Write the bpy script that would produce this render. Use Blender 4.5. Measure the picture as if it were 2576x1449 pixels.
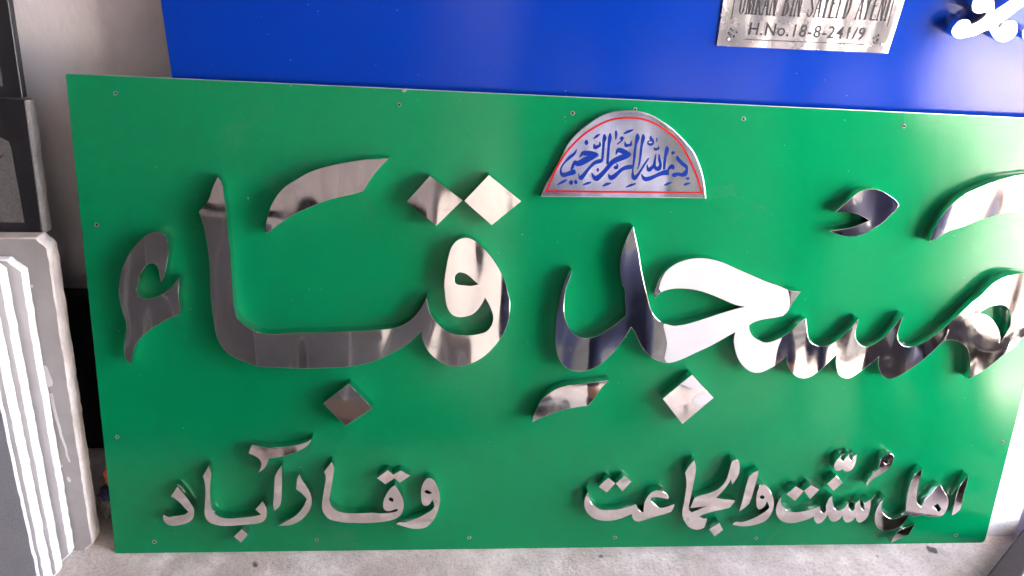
import bpy, bmesh, math, random
from mathutils import Vector, Matrix
random.seed(7)
scene = bpy.context.scene
for o in list(bpy.data.objects): bpy.data.objects.remove(o)

# ------------------------------------------------------------------ traced outlines
# board coordinates in 0.1 mm: u right, v up the face of the sheet, third number 1 = sharp corner
LETTERS = [["letter",0.018,"m",[[904,4402,0,968,4368,0,997,4311,0,1006,4169,0,977,4026,0,939,3881,0,900,3789,1,883,3867,0,880,3933,0,864,3987,0,822,4019,0,777,4015,0,718,3959,0,668,3886,0,641,3789,0,611,3693,0,615,3632,0,668,3596,0,734,3585,0,814,3606,0,907,3656,0,978,3713,0,1099,3854,1,1101,3787,0,1081,3654,0,1083,3543,0,1091,3457,0,1070,3395,1,953,3343,0,824,3265,0,716,3188,0,631,3112,0,569,3035,0,529,2958,0,498,2856,0,469,2753,1,427,2817,0,416,2969,0,429,3058,0,448,3146,0,466,3234,0,467,3284,0,448,3358,0,424,3469,0,412,3591,0,417,3713,0,432,3796,0,458,3905,0,515,4038,0,603,4182,0,711,4303,0,815,4382,0]]],["letter",0.018,"m",[[1598,5056,1,1634,5001,0,1654,4865,0,1668,4704,0,1679,4460,0,1690,4223,0,1696,3984,0,1696,3741,0,1699,3618,0,1707,3494,0,1736,3370,0,1796,3295,0,1875,3240,0,1973,3188,0,2416,3191,0,2947,3213,0,3424,3247,0,3603,3276,0,3699,3316,0,3794,3382,0,3888,3499,0,3946,3602,0,3978,3672,1,3988,3603,0,4008,3514,0,4058,3413,0,4133,3324,0,4220,3247,0,4307,3210,0,4405,3192,0,4515,3193,0,4637,3215,0,4722,3249,0,4768,3309,0,4794,3413,0,4771,3516,0,4724,3618,0,4685,3681,1,4657,3616,0,4612,3539,0,4542,3467,0,4458,3433,0,4373,3425,0,4299,3449,0,4249,3506,0,4210,3607,0,4194,3734,0,4183,3821,0,4188,3946,0,4203,4071,0,4223,4194,0,4255,4306,0,4294,4368,0,4352,4412,0,4433,4432,0,4505,4410,0,4591,4352,0,4690,4256,0,4778,4147,0,4856,4024,0,4910,3913,0,4953,3788,0,4986,3662,0,4995,3559,0,4993,3443,0,4966,3299,0,4899,3154,0,4806,3020,0,4687,2899,0,4554,2817,0,4407,2775,0,4283,2780,0,4158,2839,0,4046,2930,0,3982,3021,0,3944,3113,0,3917,3229,1,3846,3150,0,3751,3057,0,3631,2977,0,3462,2883,0,3269,2801,0,3064,2759,0,2763,2735,0,2405,2725,0,2168,2735,0,1933,2752,0,1822,2796,0,1707,2846,0,1617,2910,0,1551,2986,0,1509,3075,0,1480,3189,0,1465,3339,0,1451,3514,0,1447,3687,0,1454,3978,0,1448,4181,0,1434,4335,0,1414,4475,0,1389,4579,0,1367,4648,1,1462,4755,0,1499,4825,0,1525,4906,0,1562,4987,0],[4309,3886,0,4319,3961,0,4354,3993,0,4414,3989,0,4487,3947,0,4549,3892,0,4593,3855,1,4515,3834,0,4419,3838,0,4335,3852,0]]],["vowel_mark",0.018,"m",[[3514,5342,1,3401,5329,0,3256,5315,0,3099,5287,0,2909,5246,0,2731,5193,0,2596,5137,0,2461,5053,0,2337,4968,0,2245,4862,0,2175,4744,0,2132,4614,0,2106,4508,0,2095,4425,1,2114,4422,0,2200,4481,0,2303,4561,0,2452,4659,0,2622,4741,0,2792,4816,0,2973,4874,0,3109,4908,0,3222,4947,1,3278,5047,0,3357,5165,0,3436,5259,0]]],["letter_dot",0.018,"m",[[3982,5153,1,4371,4880,1,4071,4561,1,3719,4841,1]]],["letter_dot",0.018,"m",[[4666,5189,1,5063,4891,1,4723,4586,1,4385,4872,1]]],["letter_dot",0.018,"m",[[3045,2526,1,3334,2197,1,2998,1947,1,2727,2261,1]]],["letter",0.018,"m",[[5675,3830,0,5665,3676,0,5676,3495,0,5728,3352,0,5799,3247,0,5891,3189,0,5993,3178,0,6105,3206,0,6225,3281,0,6343,3376,0,6459,3490,1,6431,3653,0,6394,3846,0,6363,3908,0,6330,4060,0,6321,4224,0,6349,4388,0,6396,4538,0,6439,4628,1,6464,4540,0,6526,4343,0,6587,4105,0,6662,3864,0,6717,3698,0,6769,3568,0,6843,3464,0,6954,3387,0,7072,3362,0,7199,3378,0,7423,3448,0,7671,3539,0,7857,3602,0,7982,3634,1,7850,3655,0,7686,3718,0,7510,3786,0,7337,3835,0,7169,3857,0,6992,3846,0,6907,3819,0,6848,3778,0,6803,3720,1,6782,3777,0,6805,3880,0,6838,3983,0,6915,4088,0,7030,4180,0,7175,4234,0,7324,4253,0,7464,4242,0,7622,4201,0,7784,4135,0,7987,4056,0,8228,3964,0,8364,3921,0,8503,3868,0,8677,3847,1,8605,3724,0,8547,3589,0,8492,3521,1,8378,3492,0,8300,3480,0,8204,3460,0,8105,3418,0,8063,3386,1,8078,3326,0,8129,3245,0,8217,3186,0,8328,3153,0,8462,3196,0,8571,3266,0,8664,3349,0,8731,3432,0,8808,3487,1,8830,3393,0,8864,3271,0,8913,3176,0,8995,3129,0,9079,3110,0,9157,3124,0,9267,3195,0,9382,3307,0,9478,3445,0,9510,3507,1,9510,3418,0,9503,3309,0,9534,3213,0,9601,3145,0,9688,3118,0,9778,3148,0,9885,3232,0,9994,3372,0,10075,3510,0,10130,3573,1,10105,3497,0,10086,3387,0,10085,3291,0,10125,3194,0,10191,3140,0,10277,3124,0,10384,3143,0,10482,3200,0,10624,3313,0,10791,3496,0,10912,3635,0,11021,3760,0,11122,3857,0,11200,3965,0,11295,4055,0,11430,4125,0,11635,4163,0,11833,4127,0,12055,4013,0,12206,3845,0,12257,3656,0,12192,3497,0,12028,3371,0,11857,3289,0,11756,3149,0,11607,3005,0,11471,2860,0,11339,2758,0,11265,2707,0,11208,2678,1,11208,2771,0,11182,2914,0,11142,3027,0,11084,3125,0,10984,3194,0,10879,3227,0,10782,3226,0,10710,3176,0,10655,3105,0,10555,2991,0,10440,2876,0,10296,2761,0,10198,2696,0,10092,2666,0,10002,2701,0,9937,2785,0,9897,2884,0,9885,2982,1,9823,2911,0,9707,2797,0,9613,2711,0,9539,2667,0,9455,2673,0,9378,2722,0,9333,2820,0,9308,2904,0,9301,3002,1,9223,2903,0,9109,2776,0,9014,2690,0,8937,2661,0,8827,2674,0,8734,2743,0,8665,2840,0,8638,2923,0,8636,2979,1,8562,2895,0,8479,2824,0,8405,2781,0,8309,2738,0,8216,2737,0,8086,2806,0,7991,2915,0,7926,3052,0,7887,3187,0,7896,3296,1,7815,3240,0,7597,3101,0,7413,3003,0,7228,2905,0,7103,2862,0,7012,2861,0,6904,2894,0,6793,2968,0,6706,3061,0,6628,3194,0,6588,3274,0,6538,3333,1,6485,3219,0,6408,3084,0,6305,2947,0,6200,2837,0,6103,2768,0,6003,2733,0,5902,2725,0,5798,2751,0,5704,2818,0,5632,2938,0,5596,3085,0,5584,3270,0,5587,3493,0,5606,3662,0,5627,3803,0,5656,3917,0,5687,3994,0,5731,4065,1,5719,3982,0,5695,3893,0],[11147,3605,1,11233,3683,0,11335,3719,0,11446,3721,0,11524,3688,0,11575,3621,0,11609,3525,0,11623,3428,0,11594,3343,0,11569,3273,0,11530,3202,1,11520,3272,0,11496,3342,0,11431,3438,0,11338,3533,0,11257,3580,0]]],["vowel_mark",0.018,"m",[[6316,2613,1,6221,2591,0,6068,2569,0,5903,2547,0,5763,2525,0,5638,2475,0,5529,2392,0,5457,2308,0,5407,2196,0,5374,2098,0,5360,2006,1,5448,2056,0,5585,2120,0,5761,2191,0,5927,2227,0,6081,2249,1,6150,2355,0,6217,2481,0]]],["letter_dot",0.018,"m",[[7397,2700,1,7730,2374,1,7354,1993,1,7047,2355,1]]],["vowel_mark",0.018,"m",[[8950,4876,1,9009,4941,0,9075,5005,0,9138,5081,0,9216,5145,0,9312,5179,0,9414,5183,0,9522,5156,0,9637,5098,0,9727,5039,0,9759,4996,0,9744,4952,0,9681,4874,0,9598,4771,0,9495,4692,0,9379,4619,0,9268,4584,0,9139,4580,0,9031,4602,0,8920,4643,1,9021,4659,0,9146,4681,0,9268,4723,0,9352,4763,0,9411,4790,1,9326,4832,0,9215,4872,0,9096,4887,0]]],["vowel_mark",0.018,"m",[[10257,4541,1,10270,4638,0,10301,4741,0,10341,4857,0,10408,4973,0,10491,5076,0,10602,5168,0,10732,5234,0,10886,5308,0,11030,5369,0,11167,5405,0,11314,5432,0,11521,5459,0,11753,5474,0,11987,5482,1,11910,5291,0,11830,5081,0,11752,4966,1,11428,4983,0,11200,4945,0,11012,4891,0,10828,4821,0,10707,4766,0,10583,4724,0,10462,4669,0,10347,4589,0]]],["letter",0.0155,"s",[[897,1085,1,935,1026,0,991,940,0,1046,838,0,1078,758,0,1078,686,0,1060,620,0,1017,569,0,954,537,0,879,518,0,798,511,0,732,535,0,699,580,0,692,631,0,696,675,1,722,658,0,776,639,0,807,650,0,888,662,0,963,679,0,1008,714,1,968,767,0,912,847,0,866,897,0,805,941,1,843,998,0]]],["letter",0.0155,"s",[[1289,1367,1,1311,1319,0,1320,1256,0,1305,1149,0,1290,934,0,1290,873,0,1295,800,0,1310,727,0,1344,669,0,1410,631,0,1515,612,0,1640,622,0,1765,635,0,1866,653,0,1910,666,1,1880,701,0,1844,743,1,1884,796,0,1939,870,1,1966,817,0,1985,751,0,1986,678,0,1971,611,0,1931,560,0,1874,535,0,1761,521,0,1635,510,0,1510,500,0,1416,502,0,1324,522,0,1258,559,0,1218,619,0,1206,685,0,1214,779,0,1226,888,0,1237,1032,0,1235,1121,0,1227,1178,0,1215,1231,1,1249,1291,0]]],["letter_dot",0.0155,"s",[[1556,341,1,1661,455,1,1734,369,1,1643,250,1]]],["letter",0.0155,"s",[[2197,1387,1,2194,1244,0,2186,1029,0,2176,883,0,2165,825,0,2129,759,0,2083,722,1,2073,775,0,2084,957,0,2093,1101,0,2103,1223,1,2139,1302,0]]],["vowel_mark",0.0155,"s",[[1837,1673,1,1927,1647,0,2049,1624,0,2159,1621,0,2069,1631,0,2253,1642,0,2413,1677,0,2525,1715,0,2581,1761,1,2536,1677,0,2411,1586,0,2286,1530,0,2150,1494,0,2039,1480,1,2023,1424,0,1978,1339,0,1892,1267,1,1922,1325,0,1943,1403,0,1921,1466,0,1862,1516,0,1790,1549,1,1811,1614,0]]],["letter",0.0155,"s",[[2411,1258,1,2446,1172,0,2500,1078,0,2542,976,0,2559,881,0,2555,808,0,2525,719,0,2466,631,0,2413,574,0,2285,508,0,2113,492,1,2223,561,0,2351,649,0,2442,766,0,2497,889,1,2472,925,0,2423,984,0,2365,1034,1,2373,1100,0,2384,1201,0]]],["letter",0.0155,"s",[[2818,1428,1,2846,1364,0,2838,1242,0,2818,1098,0,2794,953,0,2784,879,0,2798,806,0,2849,739,0,2925,694,0,3014,678,0,3168,673,0,3360,679,0,3431,671,0,3534,675,0,3605,686,0,3657,707,0,3664,737,1,3624,727,0,3573,703,0,3521,702,0,3485,732,0,3472,799,0,3494,910,0,3525,983,0,3563,1042,0,3620,1089,1,3659,1034,0,3705,946,0,3736,857,0,3741,775,0,3731,708,0,3696,633,0,3639,589,0,3561,559,0,3432,538,0,3238,527,0,3077,531,0,2993,535,0,2879,556,0,2783,587,0,2720,658,0,2690,733,0,2688,821,0,2706,953,0,2726,1084,0,2740,1171,0,2735,1243,0,2717,1286,1,2761,1350,0],[3545,893,0,3574,906,0,3606,872,0,3597,845,0,3565,856,0]]],["letter_dot",0.0155,"s",[[3390,1196,1,3529,1308,1,3601,1242,1,3694,1304,1,3818,1227,1,3687,1124,1,3619,1189,1,3499,1101,1]]],["letter",0.0155,"s",[[4029,1180,0,4061,1190,0,4120,1164,0,4167,1076,0,4203,965,0,4214,853,0,4196,734,0,4160,614,0,4109,524,0,4045,456,0,3954,430,0,3856,435,0,3724,475,0,3639,506,1,3665,528,0,3756,535,0,3854,564,0,3951,608,0,4047,668,0,4111,720,0,4140,764,1,4132,824,0,4111,867,1,4089,817,0,4051,780,0,4012,780,0,3979,818,0,3968,885,0,3963,981,0,3974,1077,0,3998,1142,0],[4008,995,0,4033,1012,0,4072,995,0,4102,971,0,4073,957,0,4034,967,0]]],["letter",0.0155,"s",[[6184,976,1,6197,901,0,6226,832,0,6272,771,0,6330,725,0,6401,701,0,6503,697,0,6605,703,0,6706,729,0,6786,756,0,6855,784,1,6885,728,0,6925,674,0,6976,654,1,6970,735,0,6973,812,0,6999,888,0,7047,956,0,7106,986,0,7174,990,0,7232,963,0,7284,924,0,7306,886,1,7292,854,1,7228,871,0,7137,887,0,7061,886,1,7058,849,0,7113,788,0,7174,733,0,7230,725,0,7311,748,0,7395,782,1,7384,716,0,7362,662,1,7269,624,0,7168,594,0,7068,560,0,6967,522,0,6913,511,0,6855,535,0,6823,582,0,6812,627,1,6720,583,0,6620,545,0,6519,527,0,6415,532,0,6310,560,0,6230,618,0,6173,695,0,6146,780,0,6146,856,0,6161,924,0]]],["letter_dot",0.0155,"s",[[6320,1051,1,6436,1193,1,6543,1103,1,6439,964,1]]],["letter_dot",0.0155,"s",[[6549,1101,1,6650,1211,1,6758,1124,1,6651,981,1]]],["letter",0.0155,"s",[[7591,1457,1,7620,1369,0,7628,1203,0,7620,1082,0,7612,945,0,7603,822,0,7600,737,0,7614,679,0,7655,650,1,7718,678,0,7777,711,0,7836,743,1,7767,734,0,7698,725,0,7617,716,1,7638,791,0,7659,876,1,7732,906,0,7833,936,0,7931,981,0,7995,1027,0,8043,1088,0,8075,1164,0,8089,1263,0,8103,1368,0,8121,1439,0,8160,1454,0,8201,1436,0,8230,1368,0,8240,1277,0,8224,1194,0,8192,1125,0,8168,1071,1,8146,1126,0,8138,1160,1,8112,1095,0,8067,1011,0,8008,927,0,7966,875,1,8088,851,0,8181,843,0,8242,832,1,8218,779,0,8177,716,1,8075,687,0,7972,664,0,7871,634,0,7810,611,0,7765,584,1,7818,552,0,7874,554,1,7874,493,0,7857,405,1,7797,376,0,7727,376,0,7637,417,0,7572,496,0,7526,590,0,7516,668,0,7523,792,0,7526,945,0,7524,1075,0,7504,1189,0,7482,1263,1,7520,1347,0]]],["letter_dot",0.0155,"s",[[7939,369,1,8059,486,1,8131,367,1,8024,262,1]]],["letter",0.0155,"s",[[8510,1295,1,8505,1185,0,8485,1032,0,8470,894,0,8450,785,1,8408,731,0,8320,652,1,8338,778,0,8355,956,0,8369,1109,0,8384,1201,1,8426,1246,0]]],["letter",0.0155,"s",[[8606,1074,0,8659,1047,0,8730,954,0,8785,845,0,8803,759,0,8796,657,0,8766,571,0,8712,500,0,8639,461,0,8501,427,0,8395,420,0,8249,448,1,8279,489,0,8385,492,0,8487,526,0,8586,580,0,8671,635,0,8721,681,0,8742,720,1,8722,767,0,8694,813,1,8681,760,0,8646,706,0,8599,686,0,8566,722,0,8544,800,0,8534,916,0,8545,1009,0,8572,1063,0],[8584,885,0,8609,910,0,8649,877,0,8645,860,0,8610,855,0]]],["letter",0.0155,"s",[[8890,887,1,8893,821,0,8917,758,0,8970,695,0,9048,655,0,9158,642,0,9264,657,0,9366,692,0,9475,732,1,9485,675,0,9520,635,0,9558,627,0,9571,658,0,9558,729,0,9567,784,0,9590,863,0,9623,898,1,9641,815,0,9670,736,0,9708,681,0,9756,661,0,9797,672,0,9835,704,0,9880,778,1,9899,711,0,9929,667,0,9968,655,0,9988,686,0,9983,734,0,10003,781,0,10041,838,1,10059,757,0,10094,686,0,10127,665,0,10137,673,0,10117,725,0,10114,773,0,10152,804,0,10194,841,1,10211,764,0,10217,653,0,10200,549,0,10153,486,0,10099,462,0,10058,487,0,10022,551,1,9996,503,0,9950,472,0,9900,468,0,9855,513,0,9827,577,1,9795,521,0,9743,486,0,9684,490,0,9639,539,0,9609,595,1,9576,523,0,9534,468,0,9486,452,0,9444,485,0,9417,537,0,9415,573,1,9356,533,0,9254,495,0,9150,468,0,9041,469,0,8949,506,0,8881,577,0,8847,657,0,8845,743,0,8861,821,0]]],["letter_dot",0.0155,"s",[[8960,921,1,9071,1048,1,9200,973,1,9098,814,1]]],["letter_dot",0.0155,"s",[[9202,977,1,9289,1067,1,9421,992,1,9309,841,1]]],["letter_dot",0.0155,"s",[[9512,1081,1,9630,1208,1,9741,1096,1,9628,970,1]]],["vowel_mark",0.0155,"s",[[9573,1330,0,9578,1422,0,9642,1520,1,9651,1452,0,9684,1429,0,9712,1467,0,9757,1554,1,9769,1467,0,9802,1444,0,9824,1482,0,9859,1540,1,9871,1421,0,9852,1330,0,9804,1276,0,9747,1276,0,9698,1307,1,9646,1281,0,9601,1292,0]]],["vowel_mark",0.0155,"s",[[10337,1541,0,10382,1534,0,10409,1495,0,10409,1434,0,10388,1358,0,10344,1288,0,10275,1234,0,10218,1188,0,10149,1134,0,10102,1039,1,10088,1072,0,10098,1134,0,10131,1188,0,10174,1266,0,10223,1312,1,10219,1373,0,10231,1457,0,10277,1518,0],[10283,1411,0,10299,1444,0,10329,1438,0,10343,1419,0,10331,1390,0,10302,1390,0]]],["letter",0.0155,"s",[[10866,1314,1,10865,1233,0,10859,1124,0,10854,1022,0,10864,903,0,10881,808,0,10915,752,0,10970,708,1,10991,776,0,11026,855,0,11068,902,0,11110,981,0,11145,1028,0,11182,1059,1,11226,996,0,11297,909,0,11350,821,0,11371,725,0,11363,645,0,11332,580,0,11280,545,0,11190,545,0,11090,554,0,11034,575,0,10962,560,0,10890,551,0,10827,583,1,10798,523,0,10743,426,0,10666,362,0,10583,331,0,10495,324,0,10398,365,0,10338,447,0,10312,543,0,10313,655,0,10338,750,0,10403,883,1,10381,780,0,10381,709,0,10406,637,0,10453,584,0,10537,530,0,10600,515,0,10669,538,0,10726,586,0,10750,650,0,10738,746,0,10731,888,0,10727,999,0,10733,1093,0,10763,1194,0,10815,1264,0],[11146,711,1,11205,756,1,11281,665,1,11248,629,1]]],["letter",0.0155,"s",[[11571,1207,1,11576,1058,0,11568,899,0,11572,779,0,11570,659,1,11522,603,0,11464,561,1,11458,756,0,11463,932,0,11487,1058,0,11533,1146,1]]],["vowel_mark",0.0155,"s",[[10937,424,1,10909,343,0,10875,254,1,10759,198,0,10639,123,1,10651,216,0,10694,297,0,10813,377,0]]]]
PLAQUE = [5298,4930,1,5343,5066,0,5417,5211,0,5501,5379,0,5582,5569,0,5678,5699,0,5799,5807,0,5933,5905,0,6069,5962,0,6209,5985,0,6351,5989,0,6508,5964,0,6646,5906,0,6787,5825,0,6919,5726,0,7028,5626,0,7097,5558,0,7187,5419,0,7254,5277,0,7304,5122,0,7338,4976,1]
BORDER = [5365,5001,1,5411,5128,0,5461,5260,0,5545,5428,0,5652,5572,0,5762,5685,0,5907,5789,0,6055,5864,0,6194,5896,0,6312,5904,0,6456,5892,0,6617,5842,0,6757,5766,0,6916,5644,0,7031,5496,0,7121,5357,0,7200,5215,0,7268,5047,1]
CALLIG = [[5696,5512,3,5668,5458,21,5618,5414,27,5568,5359,13,5530,5299,10,5523,5240,19,5553,5204,43,5611,5217,40,5669,5240,51,5700,5252,32],[5645,5266,11,5659,5299,24,5672,5342,24,5686,5369,27],[5677,5374,21,5704,5348,48,5741,5350,54,5793,5378,59,5855,5412,54,5906,5441,48,5953,5461,27],[5948,5464,22,5877,5466,48,5823,5470,48,5775,5468,40,5750,5446,19,5733,5416,5],[6008,5700,11,6015,5656,38,6009,5598,23,6010,5493,22,6009,5408,22,5987,5386,38,5924,5362,32,5864,5301,24,5815,5230,32,5771,5174,41,5748,5195,11,5740,5227,4],[6074,5716,8,6078,5664,35,6073,5574,23,6074,5469,23,6076,5352,22],[5896,5243,4,5918,5201,27,5956,5176,52,6007,5215,43,6071,5293,38,6139,5381,46,6222,5426,54,6295,5456,49,6345,5476,22],[6347,5476,22,6286,5493,49,6229,5517,46,6191,5518,41,6175,5494,19,6169,5467,4],[6098,5234,5,6126,5192,41,6166,5205,44,6211,5249,33,6266,5300,33,6329,5324,41,6383,5331,35],[6160,5323,19,6186,5313,35,6199,5346,12,6178,5366,5],[6402,5724,8,6409,5677,41,6397,5603,22,6393,5507,22,6393,5401,19,6390,5294,10,6396,5229,27,6418,5197,44,6453,5231,25,6491,5297,16,6527,5368,15,6569,5440,9],[6473,5719,8,6477,5675,35,6467,5590,21,6466,5484,21,6461,5377,14,6446,5306,4],[6651,5491,5,6646,5410,19,6643,5362,27,6617,5326,33,6584,5301,36,6565,5332,16,6558,5364,4],[6690,5492,7,6703,5423,23,6720,5370,25,6705,5324,44,6672,5320,33,6644,5357,25],[6564,5705,4,6575,5668,30,6603,5643,16,6595,5611,22,6563,5603,22,6541,5619,14,6548,5641,8,6581,5642,9],[6834,5277,50,6785,5276,50,6731,5260,39,6668,5228,33,6605,5199,38,6551,5189,41,6518,5217,22,6501,5249,4],[6822,5309,11,6839,5337,30,6867,5354,39,6884,5328,21,6880,5314,6],[6775,5591,5,6779,5549,38,6769,5469,23,6767,5388,22,6770,5313,19],[6916,5485,7,6924,5448,30,6981,5396,34,7035,5360,30,7050,5318,21,7032,5271,47,6992,5256,33,6946,5265,30,6901,5250,44,6883,5266,17],[7072,5229,17,7074,5215,33,7077,5202,17],[6842,5504,22,6872,5526,25],[6238,5715,8,6289,5741,24,6346,5766,8],[6263,5624,5,6278,5577,27,6307,5584,24,6336,5590,22,6337,5637,5],[6621,5569,5,6634,5549,19,6659,5552,19,6674,5561,16,6671,5587,4],[6642,5681,8,6645,5639,4],[6325,5080,4,6383,5109,21,6441,5130,7],[6791,5121,6,6833,5141,23,6880,5162,7],[7034,5129,4,7071,5150,22,7114,5162,7],[5491,5081,4,5548,5115,24,5605,5147,8],[5635,5110,22,5657,5114,43,5678,5112,27],[5694,5123,22,5713,5124,41,5728,5130,22],[5802,5092,4,5852,5112,22,5900,5128,7],[6037,5084,5,6087,5110,26,6137,5125,8],[5882,5640,4,5919,5673,22,5955,5698,7],[5781,5597,16,5802,5596,51,5824,5596,16],[5897,5583,5,5909,5541,32,5940,5553,27,5966,5570,21,5962,5612,4],[6144,5748,11,6149,5703,24,6150,5641,4],[6219,5683,11,6221,5662,40,6219,5633,13,6194,5608,10,6169,5588,4],[5952,5277,14,5964,5278,38,5980,5278,14]]
HOLES = [[509,5915],[3615,5927],[5627,5918],[6370,5994],[7700,5940],[9736,5939],[172,4416],[171,1695],[506,168],[2595,171],[4631,184],[6658,159],[8702,125],[10494,144],[11721,137],[12079,1644]]
FILM = [7044,2862,0,7022,3120,0,6989,3240,0,6954,3384,0,7073,3361,0,7200,3375,0,7424,3446,0,7671,3537,0,7857,3600,0,7981,3633,1,7849,3658,0,7686,3720,0,7509,3789,0,7337,3837,0,7169,3858,0,6992,3848,0,6906,3821,0,6870,3805,0,6883,4036,0,6915,4085,0,7031,4177,0,7175,4232,0,7324,4251,0,7465,4239,0,7622,4198,0,7784,4132,0,7988,4053,0,8228,3961,0,8365,3920,0,8501,3867,1,8537,3775,0,8547,3592,0,8491,3524,1,8377,3495,0,8300,3483,0,8203,3462,0,8104,3420,0,8062,3386,1,8077,3324,0,8128,3244,0,8216,3184,0,8328,3152,0,8463,3194,0,8525,3224,1,8492,3087,0,8490,2838,1,8405,2784,0,8309,2740,0,8216,2739,0,8086,2807,0,7991,2916,0,7927,3052,0,7889,3187,0,7896,3294,1,7814,3242,0,7597,3103,0,7413,3005,0,7228,2907,0,7103,2864,0]
FILM2 = [7400,2698,1,7579,2514,1,7488,2495,0,7379,2519,0,7268,2567,1]
FILM3 = [7451,2308,0,7472,2407,0,7547,2450,0,7684,2416,1,7727,2375,1,7583,2266,0,7516,2263,0]
BLUE_LETTERS = [[9983,7215,0,10000,7131,0,10018,7103,0,10051,7079,0,10097,7069,0,10145,7076,0,10190,7093,1,10198,7062,0,10185,7035,0,10148,6999,0,10103,6970,0,10058,6954,1,10043,6976,0,10014,6996,0,9952,6999,0,9903,6981,0,9874,6936,0,9857,6883,0,9864,6845,0,9894,6811,0,9942,6783,0,10001,6776,0,10060,6794,0,10161,6825,0,10238,6869,0,10277,6889,0,10301,6901,1,10332,6870,0,10392,6816,0,10455,6779,0,10526,6769,0,10593,6791,0,10637,6833,0,10652,6887,0,10634,6943,0,10607,6994,0,10570,7013,0,10535,7018,0,10490,7000,0,10455,6972,0,10435,6941,0,10417,6927,0,10392,6943,0,10400,6969,0,10439,7010,0,10473,7042,0,10522,7092,0,10569,7146,0,10611,7183,0,10668,7241,0,10672,7317,0,10594,7358,0,10481,7298,0,10417,7239,0,10346,7176,0,10281,7118,1,10262,7167,0,10232,7229,0,10202,7290,0,10136,7348,0,10040,7359,0,9991,7299,0],[10722,6869,0,10713,6912,0,10735,6948,0,10782,6951,0,10834,6919,0,10868,6863,0,10859,6818,0,10813,6803,0,10763,6818,0]]
CAM_POS = [0.391955, -0.737616, 0.939531]
CAM_X = [0.993999, -0.076437, 0.078255]
CAM_Y = [-0.021279, 0.566591, 0.823724]
CAM_Z = [-0.107302, -0.820446, 0.561564]
LENS = 29.2848
BLUE_Y0 = 0.16764

# ------------------------------------------------------------------ camera
cd = bpy.data.cameras.new('camera'); cam = bpy.data.objects.new('camera', cd)
scene.collection.objects.link(cam)
m = Matrix((CAM_X, CAM_Y, CAM_Z)).transposed().to_4x4(); m.translation = Vector(CAM_POS)
cam.matrix_world = m
cd.sensor_fit = 'HORIZONTAL'; cd.sensor_width = 36; cd.lens = LENS; cd.clip_start = .02; cd.clip_end = 500
scene.camera = cam

# ------------------------------------------------------------------ daylight
SUN_EL, SUN_AZ = math.radians(58), math.radians(146)    # azimuth measured from straight in front (-y) towards +x
world = bpy.data.worlds.new('World'); scene.world = world; world.use_nodes = True
nt = world.node_tree; bg = nt.nodes['Background']
sky = nt.nodes.new('ShaderNodeTexSky'); sky.sky_type = 'NISHITA'; sky.sun_disc = False
sky.sun_elevation = SUN_EL; sky.sun_rotation = math.pi - SUN_AZ
sky.air_density = 0.8; sky.dust_density = 6.0; sky.ozone_density = 0.0
nt.links.new(sky.outputs[0], bg.inputs[0]); bg.inputs[1].default_value = 0.10
sd = bpy.data.lights.new('sun', 'SUN'); sun = bpy.data.objects.new('sun', sd); scene.collection.objects.link(sun)
sd.energy = 3.4; sd.angle = math.radians(.6); sd.color = (1, .965, .925)
sdir = Vector((math.sin(SUN_AZ)*math.cos(SUN_EL), -math.cos(SUN_AZ)*math.cos(SUN_EL), math.sin(SUN_EL)))
sun.rotation_euler = sdir.to_track_quat('Z', 'Y').to_euler()
vs = scene.view_settings
vs.view_transform = 'Standard'; vs.look = 'None'; vs.gamma = 1; vs.use_curve_mapping = False
vs.exposure = 5.6
scene.cycles.max_bounces = 10; scene.cycles.glossy_bounces = 8; scene.cycles.caustics_reflective = True
scene.cycles.blur_glossy = 0.3; scene.cycles.sample_clamp_indirect = 8

# ------------------------------------------------------------------ helpers
C = scene.collection
def link(o, parent=None):
    C.objects.link(o)
    if parent: o.parent = parent
    return o
def tag(o, label=None, cat=None, group=None, kind=None):
    if label: o['label'] = label; o['kind'] = 'thing'
    if cat: o['category'] = cat
    if group: o['group'] = group
    if kind: o['kind'] = kind
    return o
def empty(name, mat, label, cat, group=None):
    o = bpy.data.objects.new(name, None); o.empty_display_size = .05
    link(o); o.matrix_world = mat; return tag(o, label, cat, group)
def mesh_obj(name, bm, mat, parent=None, smooth=None):
    me = bpy.data.meshes.new(name); bm.normal_update(); bm.to_mesh(me); bm.free()
    o = bpy.data.objects.new(name, me)
    for mm in (mat if isinstance(mat, (list, tuple)) else [mat]): me.materials.append(mm)
    if smooth is not None:
        me.shade_smooth(); me.set_sharp_from_angle(angle=math.radians(smooth))
    return link(o, parent)
def box(bm, x0, x1, y0, y1, z0, z1, mi=0):
    v = [bm.verts.new(p) for p in ((x0,y0,z0),(x1,y0,z0),(x1,y1,z0),(x0,y1,z0),(x0,y0,z1),(x1,y0,z1),(x1,y1,z1),(x0,y1,z1))]
    fs = [bm.faces.new([v[i] for i in q]) for q in ((3,2,1,0),(4,5,6,7),(0,1,5,4),(1,2,6,5),(2,3,7,6),(3,0,4,7))]
    for f in fs: f.material_index = mi
    return v, fs
def bevel(bm, w, seg=2):
    bmesh.ops.bevel(bm, geom=list(bm.edges), offset=w, segments=seg, profile=.5, affect='EDGES')
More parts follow.
